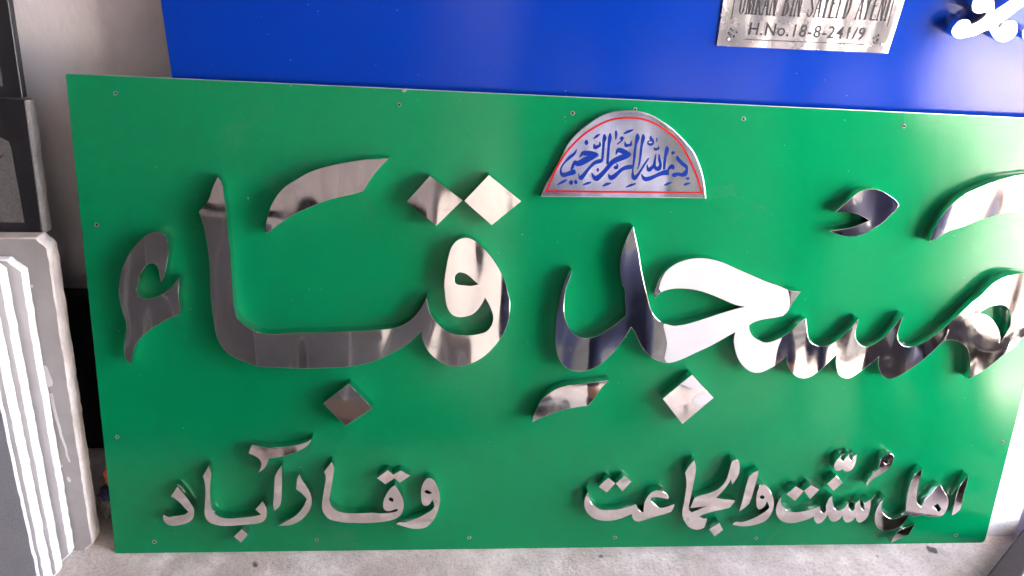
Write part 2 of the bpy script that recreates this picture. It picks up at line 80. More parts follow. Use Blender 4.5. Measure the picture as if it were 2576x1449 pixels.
def sample(flat, sub=5):
    """closed outline, Catmull-Rom between the sharp corners"""
    pts = [(flat[i]*1e-4, flat[i+1]*1e-4, flat[i+2]) for i in range(0, len(flat), 3)]
    n = len(pts); out = []
    for i in range(n):
        p0, p1, p2, p3 = pts[i-1], pts[i], pts[(i+1) % n], pts[(i+2) % n]
        out.append((p1[0], p1[1]))
        if p1[2] and p2[2]: continue
        d = math.hypot(p2[0]-p1[0], p2[1]-p1[1])
        def tan(a, b, c):
            l1 = math.hypot(b[0]-a[0], b[1]-a[1]) or 1e-9; l2 = math.hypot(c[0]-b[0], c[1]-b[1]) or 1e-9
            t = [(b[k]-a[k])/l1*l2/(l1+l2) + (c[k]-b[k])/l2*l1/(l1+l2) for k in (0, 1)]
            return t
        c = ((p2[0]-p1[0])/(d or 1), (p2[1]-p1[1])/(d or 1))
        t1 = c if p1[2] else tan(p0, p1, p2)
        t2 = c if p2[2] else tan(p1, p2, p3)
        for s in range(1, sub):
            t = s/sub; a = 2*t**3-3*t*t+1; b = t**3-2*t*t+t; e = -2*t**3+3*t*t; g = t**3-t*t
            out.append(tuple(a*p1[k] + b*d*t1[k] + e*p2[k] + g*d*t2[k] for k in (0, 1)))
    return out
def outline_mesh(name, loops, z0, z1, mat, parent, bev=.0004, smooth=32):
    """solid plate with the given outline(s); further loops are holes"""
    cu = bpy.data.curves.new(name, 'CURVE'); cu.dimensions = '2D'; cu.fill_mode = 'BOTH'
    for lp in loops:
        sp = cu.splines.new('POLY'); sp.points.add(len(lp)-1); sp.use_cyclic_u = True
        for q, p in zip(sp.points, lp): q.co = (p[0], p[1], 0, 1)
    cu.extrude = (z1-z0)/2 - bev; cu.bevel_depth = bev; cu.bevel_resolution = 1; cu.offset = -bev
    tmp = bpy.data.objects.new('tmp', cu); C.objects.link(tmp)
    dg = bpy.context.evaluated_depsgraph_get(); dg.update()
    me = bpy.data.meshes.new_from_object(tmp.evaluated_get(dg)); me.name = name
    bpy.data.objects.remove(tmp); bpy.data.curves.remove(cu)
    me.transform(Matrix.Translation((0, 0, (z0+z1)/2)))
    me.materials.clear(); me.materials.append(mat)
    bm = bmesh.new(); bm.from_mesh(me); bmesh.ops.remove_doubles(bm, verts=bm.verts, dist=1e-6); bm.to_mesh(me); bm.free()
    me.shade_smooth(); me.set_sharp_from_angle(angle=math.radians(smooth))
    for p_ in me.polygons:
        if abs(p_.normal.z) > .995: p_.use_smooth = False
    return link(bpy.data.objects.new(name, me), parent)
def ribbon(bm, pts, z, th=.0003):
    """brush stroke of varying width, pts = [(x, y, w)]"""
    n = len(pts); fine = []
    for i in range(n-1):
        p0, p1, p2, p3 = pts[max(i-1,0)], pts[i], pts[i+1], pts[min(i+2,n-1)]
        for s in range(4):
            t = s/4
            fine.append(tuple(.5*((2*p1[k])+(-p0[k]+p2[k])*t+(2*p0[k]-5*p1[k]+4*p2[k]-p3[k])*t*t+(-p0[k]+3*p1[k]-3*p2[k]+p3[k])*t**3) for k in range(3)))
    fine.append(pts[-1])
    L, R = [], []
    for i, p in enumerate(fine):
        a, b = fine[max(i-1,0)], fine[min(i+1,len(fine)-1)]
        dx, dy = b[0]-a[0], b[1]-a[1]; l = math.hypot(dx, dy) or 1; w = max(p[2], .0002)/2
        L.append((p[0]-dy/l*w, p[1]+dx/l*w)); R.append((p[0]+dy/l*w, p[1]-dx/l*w))
    for i in range(len(fine)-1):
        q = (L[i], L[i+1], R[i+1], R[i]); vs_ = [bm.verts.new((x, y, z)) for x, y in q]
        try: bm.faces.new(vs_)
        except ValueError: pass

# ------------------------------------------------------------------ materials
def mat(name):
    m_ = bpy.data.materials.new(name); m_.use_nodes = True
    t = m_.node_tree; return m_, t, t.nodes['Principled BSDF'], t.nodes, t.links
def coords(N, Lk, scale=(1,1,1), kind='Object'):
    tc = N.new('ShaderNodeTexCoord'); mp = N.new('ShaderNodeMapping'); mp.inputs['Scale'].default_value = scale
    Lk.new(tc.outputs[kind], mp.inputs[0]); return mp.outputs[0]
def noise(N, Lk, vec, scale, detail=4, rough=.55, dist=0):
    n = N.new('ShaderNodeTexNoise'); n.inputs['Scale'].default_value = scale; n.inputs['Detail'].default_value = detail
    n.inputs['Roughness'].default_value = rough; n.inputs['Distortion'].default_value = dist; Lk.new(vec, n.inputs['Vector']); return n.outputs[0]
def ramp(N, Lk, fac, stops):
    r = N.new('ShaderNodeValToRGB'); e = r.color_ramp.elements
    while len(e) > 1: e.remove(e[-1])
    e[0].position, e[0].color = stops[0][0], (*stops[0][1], 1)
    for p, c in stops[1:]:
        k = e.new(p); k.color = (*c, 1)
    Lk.new(fac, r.inputs[0]); return r.outputs[0]
def g(v): return (v, v, v)
def mix(N, Lk, fac, a, b, mode='MIX'):
    x = N.new('ShaderNodeMix'); x.data_type = 'RGBA'; x.blend_type = mode
    for s, v in ((0, fac), (6, a), (7, b)):
        if hasattr(v, 'is_output'): Lk.new(v, x.inputs[s])
        else: x.inputs[s].default_value = v if s == 0 else (*v, 1)
    return x.outputs[2]
def bump(N, Lk, h, strength, dist=.01, normal=None):
    b = N.new('ShaderNodeBump'); b.inputs['Strength'].default_value = strength; b.inputs['Distance'].default_value = dist
    Lk.new(h, b.inputs['Height'])
    if normal is not None: Lk.new(normal, b.inputs['Normal'])
    return b.outputs[0]

def sheet_mat(name, col, col2, rough=.24):
    m_, t, P, N, K = mat(name)
    v = coords(N, K)
    pc = mix(N, K, noise(N, K, v, 2.2, 3), col, col2)
    dust = ramp(N, K, noise(N, K, v, 210, 2, .5), [(.758, g(0)), (.785, g(.45))])          # settled specks of grinding dust
    smear = ramp(N, K, noise(N, K, v, 6, 7, .72, 1.2), [(.60, g(0)), (.80, g(.07))])        # hand and cloth marks
    pc = mix(N, K, smear, pc, (.45, .47, .46))
    K.new(mix(N, K, dust, pc, (.55, .55, .53)), P.inputs['Base Color'])
    r = noise(N, K, v, 9, 5)
    K.new(ramp(N, K, r, [(.3, g(rough-.045)), (.75, g(rough+.03))]), P.inputs['Roughness'])
    P.inputs['Specular IOR Level'].default_value = .30
    wob = bump(N, K, noise(N, K, v, 3.0, 2), .12, .02)
    K.new(bump(N, K, noise(N, K, v, 260, 3, .8), .04, .002, wob), P.inputs['Normal'])
    return m_
GREEN = sheet_mat('green_laminate', (.0003, .184, .062), (.0004, .202, .070), .12)
BLUE = sheet_mat('blue_laminate', (.001, .029, .31), (.0012, .033, .34), .13)

def steel(name, wave, wscale, rough=.035, base=(.66, .64, .63)):
    m_, t, P, N, K = mat(name)
    v = coords(N, K)
    sm = ramp(N, K, noise(N, K, v, 45, 6, .7), [(.42, g(rough)), (.62, g(rough+.05)), (.80, g(rough+.22))])
    K.new(sm, P.inputs['Roughness'])
    dirt = ramp(N, K, noise(N, K, v, 130, 5, .75), [(.22, g(.5)), (.30, g(1))])
    K.new(mix(N, K, 1.0, base, dirt, 'MULTIPLY'), P.inputs['Base Color']); P.inputs['Metallic'].default_value = 1
    b1 = bump(N, K, noise(N, K, v, wscale, .5, .3), wave, .02)
    sv = coords(N, K, (1.6, .55, 1))
    b2 = bump(N, K, noise(N, K, sv, wscale*1.9, .6, .3), wave*.45, .02, b1)
    K.new(b2, P.inputs['Normal'])
    return m_
MIRROR = steel('mirror_steel', .30, 7)
CHROME_L = steel('brushed_steel', .25, 9, .16, (.80, .79, .79))
PLATE_M = steel('satin_plate', .35, 14, .24, (.50, .49, .51))
MIRROR_S = steel('mirror_steel_small', .10, 16, .05, (.70, .67, .65))
PLAQUE_M = steel('etched_steel', .20, 10, .13, (.60, .61, .66))
FILM_M, t, P, N, K = mat('protective_film')
v = coords(N, K)
K.new(mix(N, K, noise(N, K, v, 30, 5), (.47, .465, .49), (.58, .57, .59)), P.inputs['Base Color'])
P.inputs['Roughness'].default_value = .5
K.new(bump(N, K, noise(N, K, v, 55, 4, .6), .15, .002), P.inputs['Normal'])

def flat(name, col, rough=.5, metal=0, nscale=40, var=.15, bumps=.1, spec=.4):
    m_, t, P, N, K = mat(name); v = coords(N, K)
    a = tuple(c*(1-var) for c in col); b = tuple(min(1, c*(1+var)) for c in col)
    K.new(mix(N, K, noise(N, K, v, nscale, 6, .6), a, b), P.inputs['Base Color'])
    P.inputs['Roughness'].default_value = rough; P.inputs['Metallic'].default_value = metal; P.inputs['Specular IOR Level'].default_value = spec
    if bumps: K.new(bump(N, K, noise(N, K, v, nscale*2, 5, .6), bumps, .003), P.inputs['Normal'])
    return m_
RED_P = flat('red_enamel', (.40, .012, .012), .6, 0, 80, .08, .02, .05)
BLUE_P = flat('blue_enamel', (.006, .028, .22), .6, 0, 80, .1, .02, .05)
EDGE = flat('sheet_edge', (.45, .45, .46), .4, .5, 60)
BURR = flat('drill_burr', (.26, .25, .24), .6, .1, 300)
HOLE_SHADE = flat('bore_shade', (.006, .006, .006), .9, 0, 100, .1, 0)
ETCH = flat('etched_black', (.018, .016, .026), .6, 0, 200, .2, .1)
WHITE_L = flat('white_acrylic', (.86, .85, .85), .12, 0, 30, .03, .02)

# concrete floor
FLOOR, t, P, N, K = mat('concrete')
v = coords(N, K)
c1 = ramp(N, K, noise(N, K, v, 22, 7, .62), [(.28, (.36, .31, .28)), (.48, (.55, .49, .45)), (.70, (.72, .66, .615))])
c2 = mix(N, K, ramp(N, K, noise(N, K, v, 9, 6, .65), [(.46, g(0)), (.60, g(.85))]), c1, (.42, .35, .31))
sp = ramp(N, K, noise(N, K, v, 240, 4, .7), [(.32, g(.70)), (.5, g(1)), (.8, g(1.0))])
c3 = mix(N, K, 1.0, c2, sp, 'MULTIPLY')
stn = ramp(N, K, noise(N, K, v, 26, 2, .45), [(.27, g(.18)), (.315, g(1))])
c4 = mix(N, K, 1.0, c3, stn, 'MULTIPLY')
K.new(c4, P.inputs['Base Color']); P.inputs['Roughness'].default_value = .8
b0 = bump(N, K, noise(N, K, v, 30, 6, .6), .5, .01)
K.new(bump(N, K, noise(N, K, v, 160, 8, .75), .6, .004, b0), P.inputs['Normal'])

# plaster
def plaster(name, a, b, dark):
    m_, t, P, N, K = mat(name); v = coords(N, K)
    st = coords(N, K, (3.2, 3.2, 1.5))
    c1 = ramp(N, K, noise(N, K, v, 3, 7, .6), [(.3, a), (.7, b)])
    c2 = mix(N, K, 1.0, c1, ramp(N, K, noise(N, K, st, 5, 8, .7, .5), [(.34, dark), (.52, (1,1,1))]), 'MULTIPLY')
    K.new(c2, P.inputs['Base Color']); P.inputs['Roughness'].default_value = .8
    K.new(bump(N, K, noise(N, K, st, 16, 8, .65), .22, .006), P.inputs['Normal'])
    return m_
PLASTER = plaster('lime_plaster', (.72, .675, .69), (.86, .82, .835), (.93, .92, .93))

def stone(name, a, b, rough=.35, scale=14, bs=.15, speck=None):
    m_, t, P, N, K = mat(name); v = coords(N, K)
    c = ramp(N, K, noise(N, K, v, scale, 9, .65, .4), [(.3, a), (.72, b)])
    if speck: c = mix(N, K, 1.0, c, ramp(N, K, noise(N, K, v, 420, 3, .7), [(.35, g(speck)), (.6, g(1.0))]), 'MULTIPLY')
    K.new(c, P.inputs['Base Color']); P.inputs['Roughness'].default_value = rough
    K.new(bump(N, K, noise(N, K, v, scale*6, 8, .7), bs, .004), P.inputs['Normal'])
    return m_
GREY_ST = stone('grey_slab', (.27, .25, .245), (.36, .335, .33), .38)
GREY_EDGE = stone('sawn_edge_beige', (.50, .42, .36), (.72, .66, .62), .75, 30, .6)
MARBLE_SHADED = stone('shaded_marble_face', (.40, .38, .385), (.52, .50, .50), .45, 9, .1)  # faces greyed: the shade on the slab fronts is put into the colour
MARBLE_EDGE = stone('white_sawn_edge', (.74, .72, .71), (.88, .87, .87), .7, 60, .7)
BLUEGREY = stone('blue_grey_face', (.22, .22, .25), (.28, .28, .31), .4, 9, .1, .8)  # even blue-grey face tone, darker than the slab's white edges
BLACK_ST = stone('polished_black_granite', (.012, .012, .015), (.018, .017, .021), .34, 20, .004)
ETCHED = stone('etched_granite', (.115, .108, .105), (.165, .155, .152), .6, 25, .3, .6)
CUT_EDGE = stone('rough_cut_edge', (.24, .235, .235), (.36, .35, .35), .8, 60, .8)
BAR_M = flat('painted_steel', (.036, .029, .027), .8, 0, 60, .25, .2, .2)

# ------------------------------------------------------------------ setting
bm = bmesh.new(); bmesh.ops.create_grid(bm, x_segments=2, y_segments=2, size=60)
floor = tag(mesh_obj('floor', bm, FLOOR), kind='structure')
bm = bmesh.new(); bm.faces.new([bm.verts.new(p) for p in ((-60,-60,.004),(60,-60,.004),(60,-2.62,.004),(-60,-2.62,.004))])
STREET = flat('street_asphalt', (.22, .21, .20), .85, 0, 25, .2, .2)
street = tag(mesh_obj('street', bm, STREET), kind='structure')
bm = bmesh.new(); box(bm, -4, 3.6, .245, .40, -.02, 3.2)
wall = tag(mesh_obj('wall', bm, PLASTER), 'pale pinkish plaster wall with streaks and dirt behind the signs', 'wall')

# ------------------------------------------------------------------ green sign
TH = math.radians(17)
MBOARD = Matrix(((1, 0, 0, 0), (0, math.sin(TH), -math.cos(TH), 0), (0, math.cos(TH), math.sin(TH), 0), (0, 0, 0, 1)))
sign = empty('sign_board', MBOARD, 'green sign board with mirror steel Urdu lettering leaning on the floor', 'sign')
W_, H_, R_ = 1.22, .61, .0012
def rounded(w, h, r):
    o = []
    for cx, cy, a0, r in ((w-5*r, 5*r, -90, 5*r), (w-r, h-r, 0, r), (r, h-r, 90, r), (r, r, 180, r)):
        for k in range(4):
            a = math.radians(a0 + 30*k); o.append((cx + r*math.cos(a), cy + r*math.sin(a)))
    return o
outline_mesh('panel', [rounded(W_, H_, R_)], -.004, 0, GREEN, sign, .0003)
bm = bmesh.new()
for (a, b, c_, d_) in ((-.0004, W_+.0004, H_+.0001, H_+.0007),):
    box(bm, .003, W_-.003, c_-.0003, d_, -.0037, -.0006)
mesh_obj('panel_edge', bm, EDGE, sign)
for name, d, mk, loops in LETTERS:
    o = outline_mesh(name, [sample(l) for l in loops], -.001, d, MIRROR if mk == 'm' else MIRROR_S, sign)
    if mk == 'm' and len(loops) == 2 and len(loops[0]) > 450:
        outline_mesh('protective_film', [sample(FILM, 3)], d+.0001, d+.0004, FILM_M, o, .00005)
dots = [o for o in sign.children if o.name.startswith('letter_dot')]
outline_mesh('protective_film', [sample(FILM2, 3)], .0181, .0184, FILM_M, dots[3], .00005)
outline_mesh('protective_film', [sample(FILM3, 3)], .0181, .0184, FILM_M, dots[3], .00005)
bm = bmesh.new(); bmesh.ops.create_icosphere(bm, subdivisions=2, radius=.0022)
for v_ in bm.verts: v_.co = Vector((v_.co.x*1.3*random.uniform(.8, 1.2), v_.co.y*random.uniform(.8, 1.2), v_.co.z*.25)) + Vector((.3667, .6090, .0003))
mesh_obj('chip', bm, BURR, sign)
# half-round plaque with painted border and calligraphy
pq = outline_mesh('plaque', [sample(PLAQUE)], -.001, .008, PLAQUE_M, sign, .0012)
pq['label'] = 'half round steel plaque with red border and blue calligraphy'
bl = sample(BORDER, 4); cx = sum(p[0] for p in bl)/len(bl); cy = sum(p[1] for p in bl)/len(bl)
bm = bmesh.new(); nb = len(bl)
def offs(pts, w):
    out = []
    for i, p in enumerate(pts):
        a, b = pts[i-1], pts[(i+1) % len(pts)]
        d1 = Vector((p[0]-a[0], p[1]-a[1])).normalized(); d2 = Vector((b[0]-p[0], b[1]-p[1])).normalized()
        n1 = Vector((-d1.y, d1.x)); n2 = Vector((-d2.y, d2.x)); nn = n1+n2; nn = nn*(2/max(nn.length_squared, .5))
        out.append((p[0]+nn.x*w, p[1]+nn.y*w))
    return out
A_, B_ = offs(bl, .0011), offs(bl, -.0011)
vo = [bm.verts.new((x, y, .0083)) for x, y in A_]; vi = [bm.verts.new((x, y, .0083)) for x, y in B_]
for i in range(nb): bm.faces.new((vo[i], vo[(i+1) % nb], vi[(i+1) % nb], vi[i]))
def solid(bm, th):
    r = bmesh.ops.extrude_face_region(bm, geom=list(bm.faces))
    bmesh.ops.translate(bm, vec=(0, 0, th), verts=[e for e in r['geom'] if isinstance(e, bmesh.types.BMVert)])
    bmesh.ops.recalc_face_normals(bm, faces=bm.faces)
solid(bm, .0003)
mesh_obj('border_line', bm, RED_P, pq)
bm = bmesh.new()
for k, st in enumerate(CALLIG):
    ribbon(bm, [(st[i]*1e-4, st[i+1]*1e-4, st[i+2]*1.2e-4 + .00025) for i in range(0, len(st), 3)], .0083 + k*.000004)
bmesh.ops.remove_doubles(bm, verts=bm.verts, dist=1e-6); solid(bm, .0003)
mesh_obj('calligraphy', bm, BLUE_P, pq)
# drilled screw holes: flat disc with the bore's shade painted black, raised burr around it
for k, (hu, hv) in enumerate(HOLES):
    hu, hv = hu*1e-4, hv*1e-4
    bm = bmesh.new(); ns = 12; rr = .0017 + .0004*random.random()
    rings = []
    for r, z in ((rr*.8, .0002), (rr*.95, .0006), (rr*1.15, .0004), (rr*1.35, .0001)):
        rings.append([bm.verts.new((hu + r*math.cos(2*math.pi*i/ns)*(1+.3*random.uniform(-1,1)), hv + r*math.sin(2*math.pi*i/ns)*(1+.3*random.uniform(-1,1)), z)) for i in range(ns)])
    for a, b in zip(rings, rings[1:]):
        for i in range(ns): bm.faces.new((a[i], b[i], b[(i+1) % ns], a[(i+1) % ns])).material_index = 1
    bm.faces.new(rings[0]).material_index = 0
    mesh_obj('screw_hole', bm, [HOLE_SHADE, BURR], sign)

# ------------------------------------------------------------------ blue sign behind
tb = math.radians(2)
MBLUE = Matrix(((1, 0, 0, 0), (0, math.sin(tb), -math.cos(tb), BLUE_Y0), (0, math.cos(tb), math.sin(tb), 0), (0, 0, 0, 1)))
bsign = empty('sign_board', MBLUE, 'blue sign board standing against the wall behind the green sign', 'sign')
bx = .1092
outline_mesh('panel', [[(bx, .0), (bx+2.44, .0), (bx+2.44, 1.22), (bx, 1.22)]], -.004, 0, BLUE, bsign, .0003)
for l in BLUE_LETTERS:
    o = outline_mesh('letter', [sample(l)], -.001, .022, CHROME_L, bsign, .0007)

# name plate fixed on the blue sheet
MPL = MBLUE @ Matrix.Translation((0, 0, .0004))
plate = empty('name_plate', MPL, 'etched steel house name plate with black lettering on the blue sign', 'name plate')
PBL, PBR = Vector((.7227, .6495)), Vector((.9306, .6516)); PUP = Vector((-.007, .118))
def pp(s, t):
    q = PBL.lerp(PBR, s) + PUP*t + Vector((.004*(s)*t*1.4, .006*s*t)); return q
outline_mesh('plate', [[tuple(pp(0,0)), tuple(pp(1,0)), tuple(pp(1,1)), tuple(pp(0,1))]], 0, .0018, PLATE_M, plate, .0003)
ZP = .0021
PLX = (PBR-PBL).normalized(); PLY = Vector((-.02, 1)).normalized()
def stroke_font(bm, ch, x, y, w, h, thick, thin):
    """condensed roman capitals with slab serifs"""
    def q(pts):
        vs_ = [bm.verts.new((*(PBL + PLX*(x+px*w) + PLY*(y+py*h)), ZP)) for px, py in pts]
        bm.faces.new(vs_)
    k = thick/w; n = thin/w; s = .045; e = .10
    def stem(c, kk=None, y0=0, y1=1, top=True, bot=True):
        kk = kk or k
        q([(c-kk/2, y0), (c+kk/2, y0), (c+kk/2, y1), (c-kk/2, y1)])
        if bot: q([(c-kk/2-e, y0), (c+kk/2+e, y0), (c+kk/2+e, y0+s), (c-kk/2-e, y0+s)])
        if top: q([(c-kk/2-e, y1-s), (c+kk/2+e, y1-s), (c+kk/2+e, y1), (c-kk/2-e, y1)])
    def diag(a, b, kk): q([(a[0]-kk/2, a[1]), (a[0]+kk/2, a[1]), (b[0]+kk/2, b[1]), (b[0]-kk/2, b[1])])
    def hbar(x0, x1, yy, hh=.035): q([(x0, yy-hh/2), (x1, yy-hh/2), (x1, yy+hh/2), (x0, yy+hh/2)])
    def arc(cx, cy, rx, ry, a0, a1, ko, kv=.03, m=10):
        P_ = []
        for i in range(m+1):
            a = math.radians(a0 + (a1-a0)*i/m); wx = ko*abs(math.cos(a)) + n*.6; wy = kv
            P_.append(((cx+(rx+wx/2)*math.cos(a), cy+(ry+wy/2)*math.sin(a)), (cx+(rx-wx/2)*math.cos(a), cy+(ry-wy/2)*math.sin(a))))
        for u_, v_ in zip(P_, P_[1:]): q([u_[0], v_[0], v_[1], u_[1]])
    if ch == 'U': stem(.25, y0=.18, bot=False); stem(.8, n, .18, 1, bot=False); arc(.525, .18, .275, .165, 180, 360, k*.6)
    elif ch == 'M': stem(.12, n); stem(.88, k); diag((.5, 0), (.12, 1), k); diag((.5, 0), (.88, 1), n)
    elif ch == 'N': stem(.15, n); stem(.85, n); diag((.85, 0), (.15, 1), k)
    elif ch == 'R': stem(.22); arc(.35, .75, .38, .235, -90, 90, k*.8); diag((.88, 0), (.42, .5), k); hbar(.2, .4, .985); hbar(.2, .4, .52); hbar(.75, 1.02, .02)
    elif ch == 'A': diag((.12, 0), (.5, 1), n); diag((.86, 0), (.5, 1), k); hbar(.25, .72, .33); hbar(-.02, .28, .02); hbar(.68, 1.04, .02)
    elif ch == 'B': stem(.22); arc(.35, .75, .35, .235, -90, 90, k*.8); arc(.35, .27, .42, .25, -90, 90, k*.8); hbar(.2, .4, .985); hbar(.2, .4, .52); hbar(.2, .4, .02)
    elif ch == 'D': stem(.22); arc(.3, .5, .5, .485, -90, 90, k*.9); hbar(.2, .35, .985); hbar(.2, .35, .02)
    elif ch == 'E': stem(.25); hbar(.2, .88, .985); hbar(.2, .7, .52); hbar(.2, .92, .02); q([(.86, .02), (.92, .02), (.92, .2), (.89, .2)]); q([(.83, .98), (.88, .98), (.88, .8), (.85, .8)])
    elif ch == 'I': stem(.5)
    elif ch == 'Y': stem(.5, y0=0, y1=.48, top=False); diag((.5, .42), (.12, 1), k); diag((.5, .42), (.88, 1), n); hbar(-.02, .3, .98); hbar(.72, 1.04, .98)
    elif ch == 'S':
        arc(.5, .74, .34, .24, 40, 200, k*.4); diag((.80, .30), (.20, .70), k); arc(.5, .26, .34, .24, 220, 380, k*.4)
        q([(.80, .72), (.86, .72), (.86, .96), (.83, .96)]); q([(.14, .04), (.17, .04), (.20, .28), (.14, .28)])
bm = bmesh.new()
x = .0165; base = .0372
ADV = {' ': .0070, 'I': .0058, 'M': .0115}
txt = 'UMRAN BIN SAYEED AYENI'
tot = sum(ADV.get(c_, .0095) for c_ in txt); kx = .178/tot
for c_ in txt:
    w = ADV.get(c_, .0095)*kx
    if c_ != ' ': stroke_font(bm, c_, x + w*.06, base, w*.88, .031, .0021, .0010)
    x += w
solid(bm, .0002)
mesh_obj('lettering', bm, ETCH, plate)
# second line, plain sans figures
cu = bpy.data.curves.new('number', 'FONT'); cu.body = 'H.No.18-8-241/9'; cu.size = .0202; cu.extrude = .0001; cu.space_character = 1.12; cu.resolution_u = 3; cu.offset = .00015
tmp = bpy.data.objects.new('tmp', cu); C.objects.link(tmp)
dg = bpy.context.evaluated_depsgraph_get(); dg.update()
me = bpy.data.meshes.new_from_object(tmp.evaluated_get(dg)); bpy.data.objects.remove(tmp)
xs = [v_.co.x for v_ in me.vertices]; x0, x1 = min(xs), max(xs)
for v_ in me.vertices:
    a = (v_.co.x-x0)/(x1-x0)*.1385; q = PBL + PLX*(.0344 + a) + PLY*(.0148 + v_.co.y*.98 + a*.0)
    v_.co = (q.x, q.y, ZP + v_.co.z)
me.name = 'number'; me.materials.clear(); me.materials.append(ETCH)
link(bpy.data.objects.new('number', me), plate)
bm = bmesh.new()
def seg(bm, a, b, w):
    a, b = Vector(a), Vector(b); d = (b-a).normalized(); n_ = Vector((-d.y, d.x))*w/2
    bm.faces.new([bm.verts.new((*p_, ZP)) for p_ in (a-n_, b-n_, b+n_, a+n_)])
seg(bm, (.7538, .6590), (.8980, .6606), .0007); seg(bm, (.7329, .6802), (.7319, .72), .0008); seg(bm, (.9191, .6823), (.9165, .725), .0008)
for cx_, cy_, sgn in ((.7340, .6640, 1), (.9140, .6660, -1)):     # scroll corner ornaments
    for k in range(9):
        a = k*.7; r = .0022 + .0011*k
        p_ = Vector((cx_ + sgn*(r*abs(math.cos(a))*.9), cy_ + r*abs(math.sin(a))*.9 - .004))
        q = p_ + Vector((.0018*math.cos(a*2.1), .0022*math.sin(a*1.7)+.0006)); seg(bm, p_, q, .0009 + .0006*(k % 3))
solid(bm, .0002); mesh_obj('border_line', bm, ETCH, plate)
for hx, hy in ((.7344, .6580), (.9185, .6615)):
    bm = bmesh.new(); bmesh.ops.create_uvsphere(bm, u_segments=14, v_segments=8, radius=.0022)
    bmesh.ops.scale(bm, vec=(1, 1, .5), verts=bm.verts); bmesh.ops.translate(bm, vec=(hx, hy, .0018), verts=bm.verts)
    mesh_obj('rivet', bm, MIRROR_S, plate, 60)

# ------------------------------------------------------------------ stone slabs at the left
def lean(y0, deg, roll=0, x=0, z=0):
    t_ = math.radians(deg)
    M = Matrix(((1, 0, 0, x), (0, math.sin(t_), -math.cos(t_), y0), (0, math.cos(t_), math.sin(t_), z), (0, 0, 0, 1)))
    return M @ Matrix.Rotation(math.radians(roll), 4, 'Z')
def slab(name, M, w, h, th, mface, medge, label, cat, group=None, rough=.0006, corner=.006):
    """slab whose face spans u -w..0, v 0..h, edges chipped and uneven; the back lies at n = -th"""
    root = empty(name, M, label, cat, group)
    lp = []
    def run(a, b, n_):
        for i in range(n_):
            t_ = i/n_; x_, y_ = a[0]+(b[0]-a[0])*t_, a[1]+(b[1]-a[1])*t_
            lp.append((x_ + random.uniform(-1,1)*rough, y_ + random.uniform(-1,1)*rough))
    r = corner
    run((-w, 0), (-r, 0), 20); run((-r, 0), (0, r), 3); run((0, r), (0, h-r), 46); run((0, h-r), (-r, h), 3); run((-r, h), (-w, h), 20); run((-w, h), (-w, 0), 10)
    bm = bmesh.new(); n_ = len(lp); e_ = .0016
    rows = []
    for z_, ins, jit in ((0, e_, 0), (-e_, 0, .0002), (-th*.35, -.0003, .0003), (-th*.7, -.0002, .0003), (-th, .0003, .0002)):
        row = []
        for i, p in enumerate(lp):
            a, b = lp[i-1], lp[(i+1) % n_]; d = Vector((b[0]-a[0], b[1]-a[1])).normalized(); nn = Vector((-d.y, d.x))
            j = random.uniform(-1, 1)*jit
            row.append(bm.verts.new((p[0]+nn.x*(ins+j), p[1]+nn.y*(ins+j), z_ + random.uniform(-1,1)*jit*.4)))
        rows.append(row)
    for a, b in zip(rows, rows[1:]):
        for i in range(n_): bm.faces.new((a[i], a[(i+1) % n_], b[(i+1) % n_], b[i]))
    bmesh.ops.recalc_face_normals(bm, faces=bm.faces)
    mesh_obj('sawn_edge', bm, medge, root, 40)
    bm = bmesh.new()
    f = bm.faces.new([bm.verts.new((v_[0], v_[1], -.00005)) for v_ in [(vv.co.x, vv.co.y) for vv in _inset(lp, e_)]]) if False else None
    ring = []
    for i, p in enumerate(lp):
        a, b = lp[i-1], lp[(i+1) % n_]; d = Vector((b[0]-a[0], b[1]-a[1])).normalized(); nn = Vector((-d.y, d.x))
        ring.append((p[0]+nn.x*e_, p[1]+nn.y*e_))
    bm.faces.new([bm.verts.new((x_, y_, 0)) for x_, y_ in ring])
    bm.faces.new([bm.verts.new((x_, y_, -th)) for x_, y_ in reversed(lp)])
    mesh_obj('slab_face', bm, mface, root)
    return root
G = 'stone slabs stacked on edge at the left'
s_grey = slab('stone_slab', lean(.004, 16, 1.4, -.028, 0), .6, .424, .026, GREY_ST, GREY_EDGE, 'grey stone slab with beige sawn edge next to the green sign', 'stone slab', corner=.012)
s_e = slab('stone_slab', lean(-.010, 16, 2, -.098, 0), .5, .425, .005, MARBLE_SHADED, MARBLE_EDGE, 'thin white marble slab whose top corner rises highest behind the white stack', 'stone slab')
s_a = slab('stone_slab', lean(-.014, 16, 1.8, -.0495, 0), .55, .408, .014, MARBLE_SHADED, MARBLE_EDGE, 'rounded white marble slab lying directly against the grey slab', 'stone slab', corner=.014)
s_b = slab('stone_slab', lean(-.036, 16, 2.4, -.0580, 0), .55, .412, .016, MARBLE_SHADED, MARBLE_EDGE, 'white marble slab with a chipped edge in the middle of the stack', 'stone slab')
s_c = slab('stone_slab', lean(-.057, 16, 2.8, -.0625, 0), .55, .405, .018, MARBLE_SHADED, MARBLE_EDGE, 'white marble slab just behind the dark blue grey slab', 'stone slab')
s_d = slab('stone_slab', lean(-.064, 16, 3.2, -.0665, 0), .55, .400, .005, BLUEGREY, MARBLE_EDGE, 'thin blue grey slab at the front of the white stack', 'stone slab')

